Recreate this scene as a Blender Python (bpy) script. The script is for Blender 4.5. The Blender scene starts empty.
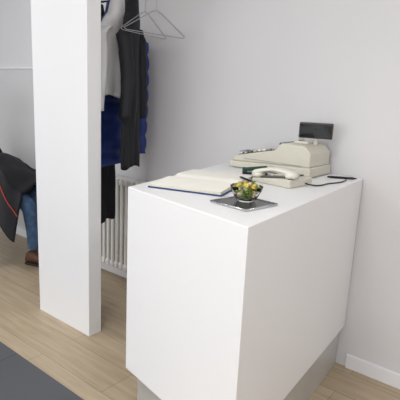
import bpy, bmesh, math, random
from mathutils import Vector, Matrix, noise
random.seed(4)
S=bpy.context.scene; COL=S.collection
S.view_settings.view_transform='Standard'
# ---------------- materials
def mat(name,col,rough=.5,metal=0,noise_amt=0,scale=20,bump=0,bscale=200,trans=0,emit=0,coat=0,ior=1.45,spec=.5):
    m=bpy.data.materials.new(name);m.use_nodes=True;nt=m.node_tree;b=nt.nodes["Principled BSDF"]
    c=(*col,1)
    b.inputs["Base Color"].default_value=c;b.inputs["Roughness"].default_value=rough;b.inputs["Metallic"].default_value=metal
    b.inputs["Transmission Weight"].default_value=trans;b.inputs["IOR"].default_value=ior;b.inputs["Coat Weight"].default_value=coat
    b.inputs["Specular IOR Level"].default_value=spec
    if emit: b.inputs["Emission Color"].default_value=c;b.inputs["Emission Strength"].default_value=emit
    tc=nt.nodes.new("ShaderNodeTexCoord")
    if noise_amt:
        n=nt.nodes.new("ShaderNodeTexNoise");n.inputs["Scale"].default_value=scale;n.inputs["Detail"].default_value=4
        r=nt.nodes.new("ShaderNodeValToRGB")
        r.color_ramp.elements[0].position=.3;r.color_ramp.elements[1].position=.7
        r.color_ramp.elements[0].color=(*[max(0,x*(1-noise_amt)) for x in col],1);r.color_ramp.elements[1].color=(*[min(1,x*(1+noise_amt)) for x in col],1)
        nt.links.new(tc.outputs["Object"],n.inputs["Vector"]);nt.links.new(n.outputs["Fac"],r.inputs["Fac"]);nt.links.new(r.outputs["Color"],b.inputs["Base Color"])
    if bump:
        n=nt.nodes.new("ShaderNodeTexNoise");n.inputs["Scale"].default_value=bscale;n.inputs["Detail"].default_value=3
        bp=nt.nodes.new("ShaderNodeBump");bp.inputs["Strength"].default_value=bump;bp.inputs["Distance"].default_value=.002
        nt.links.new(tc.outputs["Object"],n.inputs["Vector"]);nt.links.new(n.outputs["Fac"],bp.inputs["Height"]);nt.links.new(bp.outputs["Normal"],b.inputs["Normal"])
    return m
def srgb(r,g,b):
    return tuple((x/255/12.92 if x/255<=.04045 else ((x/255+.055)/1.055)**2.4) for x in (r,g,b))
M=dict(
 wall=mat("wall_paint",srgb(217,216,218),.75,noise_amt=.01,scale=2,bump=.15,bscale=300),
 ceil=mat("ceiling_paint",srgb(240,240,240),.9,bump=.1),
 white=mat("white_laminate",srgb(238,238,240),.38,noise_amt=.004,scale=3,bump=.02),
 trim=mat("trim_white",srgb(235,235,238),.4,bump=.02),
 steel=mat("plinth_steel",srgb(205,204,202),.42,.5,noise_amt=.04,scale=6),
 chrome=mat("chrome",(.62,.62,.64),.18,1,noise_amt=.02),
 hang=mat("hanger_wire",(.42,.42,.44),.3,1,noise_amt=.02),
 rad=mat("radiator_enamel",srgb(236,234,230),.35,bump=.02),
 cream=mat("cream_plastic",srgb(208,204,190),.42,noise_amt=.02,scale=30,bump=.05,bscale=600),
 cream2=mat("cream_keys",srgb(226,223,212),.4,noise_amt=.01),
 dgrey=mat("dark_grey_plastic",srgb(62,64,68),.4,noise_amt=.05),
 gkey=mat("grey_keys",srgb(150,150,150),.45,noise_amt=.03),
 inlay=mat("tray_slate",srgb(70,72,74),.25,noise_amt=.1),
 black=mat("black_plastic",srgb(18,18,20),.3,noise_amt=.1),
 screen=mat("display_glass",srgb(12,14,20),.08,noise_amt=.1,coat=.6),
 vfd=mat("display_digits",srgb(34,52,60),.3,noise_amt=.1),
 paper=mat("page_paper",srgb(240,238,230),.8,noise_amt=.02,scale=12),
 pedge=mat("page_edges",srgb(215,210,195),.8,noise_amt=.08,scale=200),
 navy=mat("book_cover_navy",srgb(28,58,112),.5,noise_amt=.1,scale=60),
 blue=mat("blue_puffer_nylon",srgb(34,54,120),.42,noise_amt=.12,scale=9),
 blackc=mat("black_wool",srgb(24,24,29),.85,noise_amt=.15,scale=14),
 blackj=mat("black_jacket",srgb(19,20,26),.65,noise_amt=.15,scale=10),
 shirt=mat("white_cotton",srgb(246,246,248),.85,noise_amt=.01),
 jeans=mat("denim",srgb(70,98,132),.85,noise_amt=.25,scale=30,bump=.5,bscale=700),
 red=mat("red_piping",srgb(176,62,44),.6,noise_amt=.1),
 skin=mat("skin",srgb(214,168,142),.5,noise_amt=.04,scale=25),
 hair=mat("dark_hair",srgb(42,30,24),.55,noise_amt=.3,scale=60,bump=.6,bscale=120),
 shoe=mat("brown_leather",srgb(92,60,42),.5,noise_amt=.15),
 sole=mat("rubber_sole",srgb(45,38,34),.8,noise_amt=.1),
 green=mat("dark_green_plastic",srgb(26,66,48),.35,noise_amt=.1),
 glass=mat("clear_glass",(.99,1,.99),.02,trans=1,ior=1.18,noise_amt=.003),
 gold=mat("candy_gold",srgb(204,182,84),.35,.0,noise_amt=.2,scale=80),
 cgreen=mat("candy_green",srgb(118,144,62),.35,.0,noise_amt=.2,scale=80),
 cred=mat("candy_red",srgb(150,60,50),.35,.0,noise_amt=.2,scale=80),
 cwhite=mat("candy_white",srgb(225,216,180),.4,noise_amt=.1,scale=80),
 bluecard=mat("blue_card",srgb(60,100,175),.5,noise_amt=.1),
 eye=mat("eye_white",srgb(235,232,228),.3,noise_amt=.01), iris=mat("iris",srgb(60,40,28),.3,noise_amt=.1),
 lip=mat("lips",srgb(176,104,96),.5,noise_amt=.05),
 gpanel=mat("white_gloss_panel",srgb(208,208,210),.12,noise_amt=.004),
 seat=mat("chair_black_fabric",srgb(34,33,36),.85,noise_amt=.2,bump=.4),
 light=mat("led_diffuser",(1,1,1),.5,emit=3,noise_amt=.001),
)
def wood():
    m=bpy.data.materials.new("oak_laminate");m.use_nodes=True;nt=m.node_tree;b=nt.nodes["Principled BSDF"];L=nt.links.new
    tc=nt.nodes.new("ShaderNodeTexCoord")
    br=nt.nodes.new("ShaderNodeTexBrick");br.inputs["Scale"].default_value=1;br.inputs["Brick Width"].default_value=1.28;br.inputs["Row Height"].default_value=.19
    br.inputs["Mortar Size"].default_value=.0012;br.inputs["Mortar Smooth"].default_value=.3;br.offset=.37
    br.inputs["Color1"].default_value=(*srgb(192,175,150),1);br.inputs["Color2"].default_value=(*srgb(180,162,137),1);br.inputs["Mortar"].default_value=(*srgb(128,108,84),1)
    L(tc.outputs["Object"],br.inputs["Vector"])
    mp=nt.nodes.new("ShaderNodeMapping");mp.inputs["Scale"].default_value=(1.3,16,1);L(tc.outputs["Object"],mp.inputs["Vector"])
    n=nt.nodes.new("ShaderNodeTexNoise");n.inputs["Scale"].default_value=2.2;n.inputs["Detail"].default_value=8;n.inputs["Distortion"].default_value=.6;L(mp.outputs[0],n.inputs["Vector"])
    r=nt.nodes.new("ShaderNodeValToRGB");r.color_ramp.elements[0].position=.3;r.color_ramp.elements[1].position=.72
    r.color_ramp.elements[0].color=(.80,.78,.75,1);r.color_ramp.elements[1].color=(1.05,1.05,1.05,1);L(n.outputs["Fac"],r.inputs["Fac"])
    mx=nt.nodes.new("ShaderNodeMix");mx.data_type='RGBA';mx.blend_type='MULTIPLY';mx.inputs[0].default_value=1
    L(br.outputs["Color"],mx.inputs[6]);L(r.outputs["Color"],mx.inputs[7]);L(mx.outputs[2],b.inputs["Base Color"])
    b.inputs["Roughness"].default_value=.42
    return m
def tile():
    m=bpy.data.materials.new("dark_grey_tile");m.use_nodes=True;nt=m.node_tree;b=nt.nodes["Principled BSDF"];L=nt.links.new
    tc=nt.nodes.new("ShaderNodeTexCoord");br=nt.nodes.new("ShaderNodeTexBrick");br.offset=0
    br.inputs["Scale"].default_value=1;br.inputs["Brick Width"].default_value=.6;br.inputs["Row Height"].default_value=.6;br.inputs["Mortar Size"].default_value=.003
    br.inputs["Color1"].default_value=(*srgb(86,88,93),1);br.inputs["Color2"].default_value=(*srgb(82,84,89),1);br.inputs["Mortar"].default_value=(*srgb(62,63,66),1)
    L(tc.outputs["Object"],br.inputs["Vector"]);L(br.outputs["Color"],b.inputs["Base Color"]);b.inputs["Roughness"].default_value=.55
    return m
M["wood"]=wood();M["tile"]=tile()
# ---------------- helpers
def link(o,parent=None):
    COL.objects.link(o)
    if parent: o.parent=parent
    return o
def mesh(name,v,fc,mats,parent=None,smooth=False,idx=None):
    me=bpy.data.meshes.new(name);me.from_pydata([tuple(x) for x in v],[],fc)
    if not isinstance(mats,(list,tuple)): mats=[mats]
    for m in mats: me.materials.append(m)
    if idx:
        for p,i in zip(me.polygons,idx): p.material_index=i
    bm=bmesh.new();bm.from_mesh(me);bmesh.ops.recalc_face_normals(bm,faces=bm.faces);bm.to_mesh(me);bm.free()
    for p in me.polygons: p.use_smooth=smooth
    return link(bpy.data.objects.new(name,me),parent)
def prism(name,poly,z0,z1,m,parent=None,bev=0,seg=3,T=None):
    n=len(poly);v=[(x,y,z0) for x,y in poly]+[(x,y,z1) for x,y in poly]
    fc=[list(range(n))[::-1],list(range(n,2*n))]+[[i,(i+1)%n,n+(i+1)%n,n+i] for i in range(n)]
    if T: v=[T@Vector(p) for p in v]
    o=mesh(name,v,fc,m,parent)
    if bev: bevel(o,bev,seg)
    return o
def bevel(o,w,seg=3):
    b=o.modifiers.new("b","BEVEL");b.width=w;b.segments=seg;b.limit_method='ANGLE';b.angle_limit=.5
    for p in o.data.polygons: p.use_smooth=True
    wn=o.modifiers.new("w","WEIGHTED_NORMAL");wn.keep_sharp=True
def box(name,c,s,m,parent=None,bev=0,rot=(0,0,0),seg=3):
    x,y,z=[a/2 for a in s]
    o=prism(name,[(-x,-y),(x,-y),(x,y),(-x,y)],-z,z,m,parent,bev,seg)
    o.location=c;o.rotation_euler=rot;return o
def empty(name,loc=(0,0,0),rz=0):
    e=bpy.data.objects.new(name,None);e.location=loc;e.rotation_euler=(0,0,rz);e.empty_display_size=.1;return link(e)
def lathe(name,prof,m,parent=None,seg=32,loc=(0,0,0)):
    v=[];fc=[]
    for r,z in prof:
        for i in range(seg):
            a=2*math.pi*i/seg;v.append((r*math.cos(a),r*math.sin(a),z))
    n=len(prof)
    for j in range(n-1):
        for i in range(seg):
            k=(i+1)%seg;fc.append([j*seg+i,j*seg+k,(j+1)*seg+k,(j+1)*seg+i])
    fc.append(list(range(seg))[::-1]);fc.append([(n-1)*seg+i for i in range(seg)])
    o=mesh(name,v,fc,m,parent,True);o.location=loc;return o
def tube(name,pts,r,m,parent=None,cyclic=False,res=4,smooth=False):
    cu=bpy.data.curves.new(name,'CURVE');cu.dimensions='3D';cu.bevel_depth=r;cu.bevel_resolution=res;cu.use_fill_caps=True
    if smooth:
        sp=cu.splines.new('NURBS');sp.points.add(len(pts)-1);sp.order_u=min(4,len(pts));sp.use_endpoint_u=not cyclic
    else:
        sp=cu.splines.new('POLY');sp.points.add(len(pts)-1)
    for p,q in zip(sp.points,pts): p.co=(*q,1)
    sp.use_cyclic_u=cyclic
    o=bpy.data.objects.new(name,cu);cu.materials.append(m);link(o)
    dg=bpy.context.evaluated_depsgraph_get();me=bpy.data.meshes.new_from_object(o.evaluated_get(dg))
    bpy.data.objects.remove(o);o=bpy.data.objects.new(name,me)
    for p in me.polygons:p.use_smooth=True
    return link(o,parent)
def join(name,objs,parent=None):
    dg=bpy.context.evaluated_depsgraph_get();bm=bmesh.new();mats=[]
    for o in objs:
        me=bpy.data.meshes.new_from_object(o.evaluated_get(dg));me.transform(o.matrix_basis)
        mp=[]
        for m in me.materials:
            if m not in mats: mats.append(m)
            mp.append(mats.index(m))
        for p in me.polygons: p.material_index=mp[p.material_index] if mp else 0
        bm.from_mesh(me)
    me=bpy.data.meshes.new(name);bm.to_mesh(me);bm.free()
    for m in mats: me.materials.append(m)
    for o in objs: bpy.data.objects.remove(o)
    return link(bpy.data.objects.new(name,me),parent)
# ---------------- camera
f=465.0;th,ro,ps,H=.2210,.0477,.6719,1.354
Fv=Vector((-math.sin(ps)*math.cos(th),math.cos(ps)*math.cos(th),-math.sin(th)))
R0=Vector((math.cos(ps),math.sin(ps),0));U0=R0.cross(Fv)
Rv=R0*math.cos(ro)+U0*math.sin(ro);Uv=U0*math.cos(ro)-R0*math.sin(ro)
cd=bpy.data.cameras.new("camera");co=link(bpy.data.objects.new("camera",cd));cd.lens=f/400*36;cd.sensor_width=36;cd.clip_start=.02
co.matrix_world=Matrix([[Rv[0],Uv[0],-Fv[0],0],[Rv[1],Uv[1],-Fv[1],0],[Rv[2],Uv[2],-Fv[2],H],[0,0,0,1]])
S.camera=co
# ---------------- room
YW=2.228;XL,XR,YF,ZC=-5.2,2.2,-3.2,2.7
box("floor",((XL+XR)/2,(YW+YF)/2,-.05),(XR-XL+.4,YW-YF+.4,.1),M["wood"])
box("floor_tile_inset",((XL-1.33)/2+.0,(1.135+YF)/2,.0015),(abs(XL)-1.33,1.135-YF,.003),M["tile"])
box("ceiling",((XL+XR)/2,(YW+YF)/2,ZC+.05),(XR-XL+.4,YW-YF+.4,.1),M["ceil"])
box("wall_back",((XL+XR)/2,YW+.05,ZC/2),(XR-XL+.4,.1,ZC),M["wall"])
box("wall_left",(XL-.05,(YW+YF)/2,ZC/2),(.1,YW-YF,ZC),M["wall"])
box("wall_right",(XR+.05,(YW+YF)/2,ZC/2),(.1,YW-YF,ZC),M["wall"])
fw=[box("a",((XL+XR)/2,YF-.05,.2),(XR-XL,.1,.4),M["wall"]),box("b",((XL+XR)/2,YF-.05,2.6),(XR-XL,.1,.2),M["wall"]),
    box("c",(XL+.3,YF-.05,1.45),(.6,.1,2.1),M["wall"]),box("d",(XR-.4,YF-.05,1.45),(.8,.1,2.1),M["wall"])]
join("wall_front",fw)
e=empty("window_1",(0,YF-.05,0))
for i,x in enumerate([XL+.62,-2.6,-.6,XR-.82]): box("mullion_%d"%i,(x,0,1.45),(.05,.06,2.1),M["dgrey"],e)
for i,z in enumerate([.42,2.48]): box("rail_%d"%i,((XL+XR)/2-.1,0,z),(XR-XL-1.45,.055,.045),M["dgrey"],e)
box("baseboard_back",((-.74+XR)/2,YW-.007,.038),(XR+.74,.014,.076),M["trim"],None,.003)
box("baseboard_back_left",((XL-1.5)/2,YW-.007,.038),(-1.5-XL,.014,.076),M["trim"],None,.003)
box("baseboard_right",(XR-.007,(YW+YF)/2,.038),(.014,YW-YF-.03,.076),M["trim"],None,.003)
box("baseboard_left",(XL+.007,(YW+YF)/2,.038),(.014,YW-YF-.03,.076),M["trim"],None,.003)
wp=empty("wall_panel",(0,0,0))
box("board",(-4.2,YW-.008,.80),(1.7,.014,1.40),M["gpanel"],wp,.003)
box("top_strip",(-4.2,YW-.01,1.508),(1.7,.018,.014),M["trim"],wp,.003)
box("partition_panel",((-2.429-1.943)/2,1.541,ZC/2),(.486,.086,ZC),M["white"],None,.002)
# ---------------- counter
PH=.224
ctr=empty("reception_counter")
L_,F_,R_,B_=(-1.307,1.195),(-.672,1.068),(-.770,2.222),(-1.505,2.222)
prism("body",[L_,F_,R_,B_],PH,1.0,M["white"],ctr,.003)
prism("plinth",[(-1.265,1.225),(-.700,1.112),(-.792,2.215),(-1.45,2.215)],0,PH+.001,M["steel"],ctr,.002)
# ---------------- radiator
rad=empty("column_radiator")
secs=[]
x=-2.10
while x>-3.25:
    for dy in (-.03,.03):
        secs.append(tube("t",[(x,2.155+dy,.14),(x,2.155+dy,.74)],.0135,M["rad"],res=3))
    secs.append(box("h",(x,2.155,.745),(.040,.10,.05),M["rad"],None,.014))
    secs.append(box("h2",(x,2.155,.135),(.040,.10,.05),M["rad"],None,.014))
    x-=.047
join("sections",secs,rad)
tube("manifold_top",[(-2.09,2.155,.745),(-3.25,2.155,.745)],.018,M["rad"],rad)
tube("manifold_bottom",[(-2.09,2.155,.135),(-3.25,2.155,.135)],.018,M["rad"],rad)
lathe("valve",[(.012,0),(.02,.004),(.02,.045),(.012,.05)],M["trim"],rad,16,(-2.075,2.155,.12))
tube("pipe",[(-2.07,2.155,.13),(-2.07,2.155,0)],.009,M["rad"],rad)
for xx in (-2.4,-2.9): box("wall_bracket",(xx,2.213,.62),(.03,.03,.05),M["rad"],rad)
# ---------------- coat rail
RY,RZ=1.89,1.87
cr=empty("coat_rail")
tube("bar",[(-2.62,RY,RZ),(-1.66,RY,RZ)],.0125,M["chrome"],cr,res=5)
for i,xx in enumerate((-2.58,-1.70)):
    tube("arm_%d"%i,[(xx,YW-.004,RZ+.07),(xx,RY+.05,RZ+.07),(xx,RY,RZ+.055),(xx,RY,RZ)],.009,M["chrome"],cr)
    o=lathe("wall_plate_%d"%i,[(.03,0),(.03,.008),(.012,.012)],M["chrome"],cr,20,(xx,YW-.001,RZ+.07));o.rotation_euler=(math.pi/2,0,0)
def hanger(x,ang,name="wire_hanger",m=None,w=.21,thick=.0022,parent=None):
    m=m or M["hang"]
    hook=[(0,.024*math.cos(math.radians(a)),-.006+.024*math.sin(math.radians(a))) for a in range(190,-100,-20)]+[(0,.0,-.055),(0,0,-.085)]
    tri=[(0,0,-.085),(0,.03,-.095),(0,w*.9,-.185),(0,w,-.197),(0,w*.93,-.205),(0,-w*.93,-.205),(0,-w,-.197),(0,-w*.9,-.185),(0,-.03,-.095)]
    a=tube("a",hook,thick,m);b=tube("b",tri,thick,m,cyclic=True)
    o=join(name,[a,b],parent)
    o.location=(x,RY,RZ);o.rotation_euler=(0,0,ang);return o
hanger(-1.86,math.radians(-6));hanger(-1.945,math.radians(10))
# ---------------- garments
def loftgarment(name,x,ang,m,half,length,thick,sleeve_len,quilt=0,flare=0,sr=.055,zt=-.085,seed=0,collar=.05,yoff=0):
    g=empty(name,(x,RY+yoff,RZ),ang)
    N=96
    n0=min(.085,half*.6)
    prof=[(0.02+collar,n0*.6,.035),(0.0,n0*.73,.04),(-.02,n0,.04)]
    nS=5
    for i in range(1,nS+1):
        t=i/nS;prof.append((-.02-.085*t,n0+(half-n0)*t**.8,.04+(thick-.04)*t))
    nb=26 if not quilt else 70
    for i in range(1,nb+1):
        t=i/nb;z=-.105-(length-.105)*t
        prof.append((z,half*(1-.08*math.sin(min(1,t*2)*math.pi))+flare*t,thick*(1+.15*t)))
    v=[];fc=[]
    for j,(z,w,t) in enumerate(prof):
        for i in range(N):
            a=2*math.pi*i/N
            cx=t*math.cos(a);cy=w*math.sin(a)
            p=max(0,min(1,(-z-.1)/max(length-.1,.01)))
            fold=.008*p*math.sin(a*5+seed+2*p)+.005*p*math.sin(a*9+seed*2)+.012*noise.noise(Vector((cx*8+seed,cy*8,z*5)))
            if quilt and z<-.03: fold+=-.012*abs(math.cos(z*math.pi/quilt))**6+.006
            ln=math.hypot(cx,cy)+1e-6
            cx+=fold*cx/ln+fold*.6*math.cos(a);cy+=fold*cy/ln
            zz=z+(.012*math.sin(a*3+seed) if j==len(prof)-1 else 0)
            v.append((cx,cy,zz+zt))
    n=len(prof)
    for j in range(n-1):
        for i in range(N):
            k=(i+1)%N;fc.append([j*N+i,j*N+k,(j+1)*N+k,(j+1)*N+i])
    o=mesh("body",v,fc,m,g,True);sm=o.modifiers.new("s","SOLIDIFY");sm.thickness=.006
    for s in (-1,1):
        v=[];fc=[];K=24;ns=50 if quilt else 22
        for j in range(ns+1):
            t=j/ns
            if t<.18:
                u=t/.18;c=Vector((.0,s*(half-.055+.055*u),-.085-.045*u))
            else:
                u=(t-.18)/.82;c=Vector((.02*math.sin(u*2.5),s*(half+.012*u+.01*math.sin(u*5+seed)),-.13-(sleeve_len-.05)*u))
            r=sr*(1.05-.28*t)
            for i in range(K):
                a=2*math.pi*i/K
                q=r*(1+.10*noise.noise(Vector((math.cos(a)*1.5+seed,t*9,s*3+math.sin(a)*1.5))))
                if quilt: q+=-.010*abs(math.cos(c.z*math.pi/quilt))**6+.004
                v.append((c.x+q*1.05*math.cos(a),c.y+q*.85*math.sin(a),c.z+zt))
        for j in range(ns):
            for i in range(K):
                k=(i+1)%K;fc.append([j*K+i,j*K+k,(j+1)*K+k,(j+1)*K+i])
        fc.append(list(range(K)))
        o=mesh("sleeve_%s"%("l" if s<0 else "r"),v,fc,m,g,True);sm=o.modifiers.new("s","SOLIDIFY");sm.thickness=.004
    h=hanger(0,0,"hanger_inside",M["chrome"] if not quilt else M["black"],w=min(.2,half-.03),parent=g);h.location=(0,-yoff*.5,0)
    return g
loftgarment("blue_puffer_coat",-2.235,math.radians(3),M["blue"],.215,.87,.040,.74,quilt=.10,sr=.052,seed=1,yoff=.025)
loftgarment("black_jacket",-2.035,math.radians(26),M["blackj"],.108,.86,.030,.50,sr=.040,seed=2.3,yoff=-.015)
loftgarment("white_shirt",-2.135,math.radians(10),M["shirt"],.165,.46,.018,.46,sr=.042,seed=4,yoff=-.028)
loftgarment("black_long_coat",-2.36,math.radians(3),M["blackc"],.16,1.27,.040,.62,sr=.045,seed=6,yoff=-.01)
# ---------------- guest book
T0=1.0
gb=empty("open_guest_book",(-1.170,1.500,T0),math.radians(17))
hu,hv=.145,.215
box("cover",(0,0,.003),(2*hu+.012,2*hv+.012,.005),M["navy"],gb,.0015)
for s in (-1,1):
    v=[];fc=[];idx=[];n=16
    for i in range(n+1):
        t=i/n;yy=s*(hv*t)
        h=.006+.013*(math.sin(min(1,t*4)*math.pi/2))*(1-.45*t) if t>0 else .008
        for xx in (-hu,hu): v.append((xx,yy,h+.003))
        for xx in (-hu,hu): v.append((xx,yy,.0056))
    for i in range(n):
        a=4*i;b=4*(i+1)
        fc+=[[a,a+1,b+1,b],[a+2,b+2,b+3,a+3],[a,b,b+2,a+2],[a+1,a+3,b+3,b+1]];idx+=[0,1,1,1]
    fc+=[[0,2,3,1],[4*n,4*n+1,4*n+3,4*n+2]];idx+=[1,1]
    mesh("pages_%s"%("near" if s<0 else "far"),v,fc,[M["paper"],M["pedge"]],gb,False,idx)
pen=empty("ballpoint_pen",(-1.03,1.60,T0+.0245),math.radians(60))
o=lathe("barrel",[(.0012,-.07),(.004,-.058),(.0045,-.05),(.0045,.05),(.003,.068)],M["black"],pen,14);o.rotation_euler=(math.pi/2,0,0)
box("clip",(0,-.04,.0055),(.002,.035,.0015),M["chrome"],pen)
# ---------------- tray and candy bowl
tr=empty("serving_tray",(-.845,1.303,T0),math.radians(-8))
box("base",(0,0,.003),(.165,.165,.004),M["chrome"],tr,.0015)
tube("rim",[(-.08,-.08,.006),(.08,-.08,.006),(.08,.08,.006),(-.08,.08,.006)],.003,M["chrome"],tr,cyclic=True)
box("inlay",(0,0,.0057),(.152,.152,.001),M["inlay"],tr)
cb=empty("candy_bowl",(-.852,1.325,T0+.0068),0);cb.scale=(.95,.95,.95)
prof=[(.030,0),(.034,.004),(.045,.018),(.056,.038),(.060,.056),(.0585,.056),(.0545,.039),(.0435,.021),(.030,.006),(.002,.005)]
lathe("glass_bowl",prof,M["glass"],cb,10)
cs=[];cm=[M["gold"],M["cgreen"],M["cgreen"],M["gold"],M["cwhite"],M["cgreen"],M["gold"],M["cwhite"],M["cred"],M["cgreen"]]
pos=[]
for lay,(rr,z,n) in enumerate([(.018,.018,4),(.033,.030,8),(.012,.032,3),(.040,.046,10),(.018,.048,5),(.006,.058,2),(.030,.057,6)]):
    for i in range(n):
        a=2*math.pi*i/n+lay*.7;pos.append((rr*math.cos(a),rr*math.sin(a),z))
for i,p in enumerate(pos):
    prof=[(.0095,-.0135),(.002,-.0085),(.0075,-.006),(.0088,0),(.0075,.006),(.002,.0085),(.0095,.0135)]
    o=lathe("c",prof,random.choice(cm),None,8);o.location=p;o.rotation_euler=(random.random()*3,random.random()*3,random.random()*3);cs.append(o)
bpy.context.view_layer.update()
join("wrapped_candies",cs,cb)
# ---------------- stapler (dark green)
st=empty("stapler",(-1.165,1.875,T0),math.radians(38))
box("base",(0,0,.005),(.12,.032,.008),M["black"],st,.003)
box("arm",(.0,0,.028),(.115,.026,.016),M["green"],st,.006,(0,math.radians(-7),0))
box("magazine",(0,0,.017),(.105,.016,.006),M["chrome"],st,.001,(0,math.radians(-5),0))
box("hinge",(-.05,0,.018),(.022,.028,.026),M["green"],st,.005)
# ---------------- desk telephone
ph=empty("desk_telephone",(-.965,1.775,T0),math.radians(-6))
prism("base",[(-.10,0),(.10,0),(.10,.034),(.06,.036),(-.10,.016)],-.085,.085,M["cream"],ph,.006,T=Matrix.Rotation(math.pi/2,4,'X'))
sl=math.atan2(.020,.16)
def onslope(x,dz=0): return .016+(x+.10)*.125+dz
box("keypad_plate",(-.02,.03,onslope(-.02,.001)),(.10,.075,.003),M["gkey"],ph,.001,(0,-sl,0))
for i in range(4):
    for j in range(3):
        xx=-.055+i*.022;box("key",(xx,.008+j*.022,onslope(xx,.004)),(.014,.015,.005),M["cream2"],ph,.002,(0,-sl,0))
box("display",(.055,.03,onslope(.052,.003)),(.025,.07,.005),M["dgrey"],ph,.001,(0,-sl,0))
N=16;v=[];fc=[];K=14
for j in range(N+1):
    t=j/N;xx=-.105+.21*t;zz=.036+.020*math.sin(math.pi*t)+.014*t
    ww=.019+.008*abs(2*t-1)**2;hh=.009+.005*abs(2*t-1)**2
    for i in range(K):
        a=2*math.pi*i/K;v.append((xx,-.052+ww*math.cos(a),zz+hh*math.sin(a)))
for j in range(N):
    for i in range(K):
        k=(i+1)%K;fc.append([j*K+i,j*K+k,(j+1)*K+k,(j+1)*K+i])
fc+=[list(range(K)),[N*K+i for i in range(K)]]
mesh("handset_grip",v,fc,M["cream2"],ph,True)
o=lathe("mouthpiece",[(.020,0),(.026,.004),(.026,.016),(.018,.024)],M["cream2"],ph,20,(-.085,-.052,.020));o.rotation_euler=(0,-.12,0)
o=lathe("earpiece",[(.020,0),(.026,.004),(.026,.018),(.018,.024)],M["cream2"],ph,20,(.082,-.052,.038));o.rotation_euler=(0,-.1,0)
box("cradle_recess",(0,-.052,.031),(.12,.052,.004),M["dgrey"],ph,.001,(0,-sl,0))
coil=[]
for k in range(220):
    t=k/219;a=t*2*math.pi*24
    coil.append((-.108+.006*math.cos(a)-.01*math.sin(math.pi*t),-.06+.13*t,.0075+.006*math.sin(a)))
tube("coiled_cord",coil,.0015,M["dgrey"],ph,res=2)
tube("line_cord",[(.10,.03,.012),(.125,.035,.006),(.15,.09,.003),(.12,.17,.003),(.16,.24,.003),(.13,.33,.003)],.003,M["black"],ph,smooth=True)
# ---------------- cash register
rg=empty("cash_register",(-1.385,1.968,T0),0)
A,Bw=.455,.235
RX=Matrix.Translation((0,Bw,0))@Matrix.Rotation(math.pi/2,4,'X')
prism("drawer_base",[(0.0,.004),(A,.004),(A,.05),(0.0,.035)],0,Bw,M["cream"],rg,.006,T=RX)
prism("housing",[(.012,.034),(A-.008,.048),(A-.008,.115),(A-.04,.148),(.29,.150),(.255,.112),(.02,.062)],.008,Bw-.008,M["cream"],rg,.008,T=RX)
s2=math.atan2(.05,.235)
def hz(x,d=0): return .062+(x-.02)*.2128+d
box("keyboard_plate",(.135,Bw/2-.005,hz(.135,.001)),(.19,Bw-.055,.004),M["dgrey"],rg,.001,(0,-s2,0))
ks=[]
for i in range(7):
    for j in range(6):
        xx=.055+i*.0265;yy=.036+j*.030
        ks.append(box("k",(xx,yy,hz(xx,.007)),(.019,.022,.009),[M["cream2"],M["cream2"],M["gkey"],M["cream2"]][(i*3+j)%4],None,.003,(0,-s2,0)))
bpy.context.view_layer.update()
join("keys",ks,rg)
box("printer_cover",(.335,.165,.152),(.075,.085,.014),M["cream2"],rg,.004)
box("paper_slot",(.318,.165,.160),(.006,.06,.002),M["black"],rg)
v=[];fc=[]
for j in range(9):
    t=j/8;v+=[(.318-.02*t*t,.14,.158+.025*t),(.318-.02*t*t,.19,.158+.025*t)]
for j in range(8): fc.append([2*j,2*j+1,2*j+3,2*j+2])
mesh("receipt_paper",v,fc,M["paper"],rg,True)
box("operator_display",(.277,.115,.137),(.012,.16,.026),M["screen"],rg,.002,(0,math.radians(-42),0))
tube("display_post",[(.40,.15,.12),(.40,.15,.195)],.011,M["cream"],rg)
dh=empty("customer_display");dh.parent=rg;dh.location=(.405,.13,.214);dh.rotation_euler=(math.radians(8),0,math.radians(22))
box("housing",(0,.006,0),(.158,.028,.074),M["dgrey"],dh,.005)
box("window",(0,-.009,.0),(.146,.004,.062),M["screen"],dh,.001)
for k in range(5): box("digit_%d"%k,(.0+k*.013,-.0112,.012),(.007,.001,.011),M["vfd"],dh)
box("side_seam",(.25,-.0002,.055),(.32,.002,.002),M["gkey"],rg)
lathe("drawer_lock",[(.008,0),(.008,.006),(.004,.008)],M["chrome"],rg,16,(0.0,Bw/2,.02)).rotation_euler=(0,-math.pi/2,0)
bc=empty("business_card_stack",(-1.30,2.0,T0+.092),math.radians(-25))
box("card_1",(0,0,.0),(.075,.045,.002),M["bluecard"],bc,rot=(0,-s2,0));box("card_2",(.018,.008,.004),(.07,.04,.002),M["cwhite"],bc,rot=(0,-s2,.4))
pen2=empty("ballpoint_pen",(-.835,2.12,T0+.0056),math.radians(-60))
o=lathe("barrel",[(.0012,-.07),(.004,-.058),(.0055,-.05),(.0055,.05),(.003,.068)],M["black"],pen2,14);o.rotation_euler=(math.pi/2,0,0)
# ---------------- waiting chair
CX,CY,CR=-3.55,1.76,math.radians(25)
ch=empty("waiting_chair",(CX,CY,0),CR)
box("seat",(0,0,.43),(.46,.46,.06),M["seat"],ch,.025)
box("backrest",(-.31,0,.72),(.045,.44,.36),M["seat"],ch,.02,(0,math.radians(-16),0))
for s in (-1,1):
    tube("frame_%d"%(s+1),[(.20,s*.22,.012),(.20,s*.22,.405),(-.19,s*.22,.405),(-.24,s*.22,.012)],.011,M["chrome"],ch)
    tube("upright_%d"%(s+1),[(-.20,s*.21,.405),(-.345,s*.18,.80)],.010,M["chrome"],ch)
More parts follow.
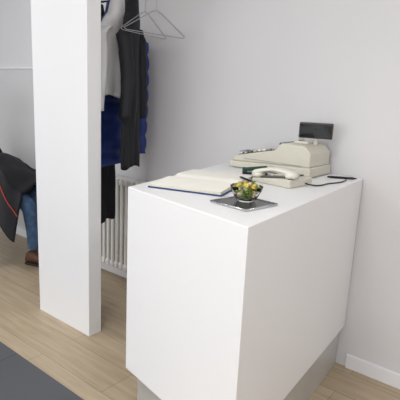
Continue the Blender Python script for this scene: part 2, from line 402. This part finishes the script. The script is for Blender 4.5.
# ---------------- seated person
def skin(name,V,E,Rr,root,mats,parent,regions,sub=2):
    me=bpy.data.meshes.new(name);me.from_pydata(V,E,[])
    o=link(bpy.data.objects.new(name,me))
    sk=o.modifiers.new("sk","SKIN");sk.use_smooth_shade=True
    d=me.skin_vertices[0].data
    for i,r in enumerate(Rr):
        d[i].radius=(r,r) if not isinstance(r,tuple) else r
        d[i].use_root=(i==root)
    ss=o.modifiers.new("ss","SUBSURF");ss.levels=sub;ss.render_levels=sub
    dg=bpy.context.evaluated_depsgraph_get();m2=bpy.data.meshes.new_from_object(o.evaluated_get(dg))
    bpy.data.objects.remove(o)
    m2.materials.clear()
    for m in mats: m2.materials.append(m)
    for p in m2.polygons:
        c=p.center;best=1e9;bi=0
        for ei,(a,b) in enumerate(E):
            A=Vector(V[a]);B=Vector(V[b]);ab=B-A;t=max(0,min(1,(c-A).dot(ab)/ab.length_squared));dd=(A+ab*t-c).length/((Rr[a] if not isinstance(Rr[a],tuple) else Rr[a][0])*.5+(Rr[b] if not isinstance(Rr[b],tuple) else Rr[b][0])*.5)
            if dd<best: best=dd;bi=ei
        p.material_index=regions[bi];p.use_smooth=True
    return link(bpy.data.objects.new(name,m2),parent)
pp=empty("seated_person",(CX,CY,0),CR)
V=[(-.08,0,.56),(-.11,0,.70),(-.14,0,.83),(-.165,0,.95),(-.175,0,1.03),(-.17,0,1.085),
 (-.05,-.09,.54),(.19,-.11,.535),(.43,-.10,.515),(.445,-.07,.30),(.43,-.05,.11),
 (-.05,.09,.54),(.19,.11,.535),(.39,.12,.515),(.385,.11,.30),(.37,.11,.11),
 (-.160,-.175,.97),(-.10,-.235,.84),(-.03,-.25,.70),(.09,-.20,.665),(.195,-.11,.67),
 (-.160,.175,.97),(-.10,.235,.84),(-.03,.25,.70),(.09,.20,.665),(.195,.09,.68)]
Rr=[(.13,.115),.12,.13,(.135,.10),.06,.052, .09,.082,.062,.055,.042, .09,.082,.062,.055,.042, .065,.052,.045,.038,.028, .065,.052,.045,.038,.028]
E=[(0,1),(1,2),(2,3),(3,4),(4,5),(0,6),(6,7),(7,8),(8,9),(9,10),(0,11),(11,12),(12,13),(13,14),(14,15),(3,16),(16,17),(17,18),(18,19),(19,20),(3,21),(21,22),(22,23),(23,24),(24,25)]
reg=[0,0,0,2,2]+[1]*10+[0]*10
skin("body",V,E,Rr,0,[M["blackj"],M["jeans"],M["skin"]],pp,reg)
def hand(name,wrist,side):
    VV=[(0,0,0),(.035,0,-.002),(.075,0,-.004)];RR=[.024,(.034),(.03)];EE=[(0,1),(1,2)]
    L=[.072,.08,.075,.058]
    for k in range(4):
        yy=(-.030+k*.020)*side;b=len(VV);l=L[k]
        VV+=[(.082,yy,-.003),(.082+l*.45,yy*1.1,-.006),(.082+l*.75,yy*1.1,-.022),(.082+l*.9,yy*1.1,-.040)]
        RR+=[.010,.0092,.0085,.007];EE+=[(2,b),(b,b+1),(b+1,b+2),(b+2,b+3)]
    b=len(VV);VV+=[(.035,-.034*side,-.004),(.062,-.052*side,-.012),(.085,-.056*side,-.022)];RR+=[.013,.0105,.008];EE+=[(1,b),(b,b+1),(b+1,b+2)]
    RR=[(r,r*.6) if i in(1,2) else r for i,r in enumerate(RR)]
    o=skin(name,VV,EE,RR,0,[M["skin"]],pp,[0]*len(EE),2)
    o.location=wrist;return o
h1=hand("hand_near",(.205,-.10,.682),-1);h1.rotation_euler=(0,.05,.5)
h2=hand("hand_far",(.205,.085,.692),1);h2.rotation_euler=(0,.05,-.5)
for nm,(fx,fy) in (("shoe_near",(.43,-.05)),("shoe_far",(.37,.11))):
    v=[];fc=[];K=16;st_=[(-.06,.030,.05),(-.05,.036,.085),(-.02,.038,.10),(.03,.038,.085),(.08,.043,.060),(.13,.046,.048),(.17,.040,.040),(.195,.022,.026)]
    for (dx,w,h) in st_:
        for i in range(K):
            a=2*math.pi*i/K;v.append((fx+dx,fy+w*math.cos(a),.018+max(0,h/2+(h/2)*math.sin(a))))
    for j in range(len(st_)-1):
        for i in range(K):
            k=(i+1)%K;fc.append([j*K+i,j*K+k,(j+1)*K+k,(j+1)*K+i])
    fc+=[list(range(K)),[(len(st_)-1)*K+i for i in range(K)]]
    mesh(nm,v,fc,M["shoe"],pp,True)
    prism(nm+"_sole",[(fx-.065,fy-.03),(fx-.03,fy-.038),(fx+.1,fy-.047),(fx+.17,fy-.042),(fx+.205,fy),(fx+.17,fy+.042),(fx+.1,fy+.047),(fx-.03,fy+.038),(fx-.065,fy+.03)],.003,.022,M["sole"],pp,.004)
def head():
    hd=empty("head");hd.parent=pp;hd.location=(-.15,0,1.20);hd.rotation_euler=(0,math.radians(6),math.radians(-8))
    bm=bmesh.new();bmesh.ops.create_uvsphere(bm,u_segments=40,v_segments=28,radius=1)
    for vv in bm.verts:
        x,y,z=vv.co
        X=x*.092;Y=y*.074;Z=z*.112
        if z<0: Y*=1-.32*z*z;X*=(1-.12*z*z) if x>0 else (1-.35*z*z)
        if x>.3:
            g=lambda cy,cz,sy,sz: math.exp(-((y-cy)/sy)**2-((z-cz)/sz)**2)
            X+=.022*g(0,-.22,.13,.20)+.008*g(0,-.05,.10,.2)
            X+=.006*g(0,.22,.6,.10)
            X-=.007*(g(.38,.05,.2,.12)+g(-.38,.05,.2,.12))
            X+=.006*g(0,-.52,.25,.09)+.008*g(0,-.85,.3,.15)
        vv.co=(X,Y,Z)
    me=bpy.data.meshes.new("face");bm.to_mesh(me);bm.free();me.materials.append(M["skin"])
    for p in me.polygons:p.use_smooth=True
    link(bpy.data.objects.new("face",me),hd)
    for s in (-1,1):
        lathe("eye",[(.001,-.0115),(.007,-.009),(.0115,0),(.007,.009),(.001,.0115)],M["eye"],hd,16,(.072,s*.029,.006))
        o=lathe("iris",[(.005,0),(.004,.0015),(.001,.002)],M["iris"],hd,16,(.0825,s*.029,.006));o.rotation_euler=(0,math.pi/2,0)
        tube("brow",[(.083,s*.014,.024),(.086,s*.03,.028),(.078,s*.044,.024)],.003,M["hair"],hd,smooth=True)
        tube("ear",[(0,s*.073,-.025),(-.012,s*.083,.0),(-.008,s*.085,.02),(.004,s*.078,.018),(.006,s*.075,-.005),(.0,s*.073,-.025)],.006,M["skin"],hd,smooth=True)
    tube("mouth",[(.080,-.022,-.058),(.091,-.008,-.055),(.091,.008,-.055),(.080,.022,-.058)],.004,M["lip"],hd,smooth=True)
    bm=bmesh.new();bmesh.ops.create_uvsphere(bm,u_segments=48,v_segments=32,radius=1)
    dele=[]
    for vv in bm.verts:
        x,y,z=vv.co
        n_=1+.04*noise.noise(Vector((x*6,y*6,z*2)))
        if x>.45 and z<.52: dele.append(vv);continue
        if z<-.55: dele.append(vv);continue
        vv.co=(x*.102*n_-.004,y*.084*n_,z*.122*n_+.004)
    bmesh.ops.delete(bm,geom=dele,context='VERTS')
    me=bpy.data.meshes.new("hair");bm.to_mesh(me);bm.free();me.materials.append(M["hair"])
    for p in me.polygons:p.use_smooth=True
    o=link(bpy.data.objects.new("hair",me),hd);sm=o.modifiers.new("s","SOLIDIFY");sm.thickness=.008
head()
# coat bundled over the lap, with red piping (part of the seated person's clothing)
lc=bpy.data.objects.new("coat_on_lap",None);link(lc,pp)
v=[];fc=[];nx,ny=34,44
def lap(u,w):
    x=-.04+.47*u
    s=(w-.5)*1.0-.03
    top=.675+.14*math.exp(-((u-.45)/.35)**2)-.05*max(0,u-.75)*4
    if abs(s)<.19: y=s;z=top+.02*math.sin(u*5+s*9)-.6*s*s
    else:
        e=abs(s)-.19;y=math.copysign(.19+.30*e,s);z=top-.02-e*1.02
    q=noise.noise(Vector((u*5,w*7,1.3)))
    z+=.03*q+.012*math.sin(u*11+w*6)
    y+=.018*math.sin(u*13+w*4)
    return (x,y,z)
for i in range(nx+1):
    for j in range(ny+1): v.append(lap(i/nx,j/ny))
for i in range(nx):
    for j in range(ny):
        a=i*(ny+1)+j;fc.append([a,a+1,a+ny+2,a+ny+1])
o=mesh("cloth",v,fc,M["blackj"],lc,True);sm=o.modifiers.new("s","SOLIDIFY");sm.thickness=.02
tube("piping",[tuple(Vector(lap(t/24,.14+.13*math.sin(t/24*3)))+Vector((0,-.010,.004))) for t in range(25)],.004,M["red"],lc)
# ---------------- lights
def area(name,loc,rot,sx,sy,e,c=(1,1,1)):
    l=bpy.data.lights.new(name,'AREA');l.shape='RECTANGLE';l.size=sx;l.size_y=sy;l.energy=e;l.color=c
    o=link(bpy.data.objects.new(name,l));o.location=loc;o.rotation_euler=rot;return o
for (x,y) in ((-3.3,.6),(-.9,.2),(1.1,.6),(-2.2,-1.6),(.4,-1.6)):
    e=empty("ceiling_light",(x,y,ZC))
    box("frame",(0,0,-.008),(.62,.62,.014),M["trim"],e,.002)
    box("diffuser",(0,0,-.0165),(.58,.58,.003),M["light"],e)
    area("ceiling_lamp_light",(x,y,ZC-.025),(0,0,0),.56,.56,14,(1,.99,.97))
area("window_daylight",((XL+XR)/2-.1,YF+.03,1.45),(math.radians(90),0,0),5.4,2.0,74,(.965,.985,1))
w=bpy.data.worlds.new("world");S.world=w;w.use_nodes=True
w.node_tree.nodes["Background"].inputs[0].default_value=(.88,.94,1,1);w.node_tree.nodes["Background"].inputs[1].default_value=.8
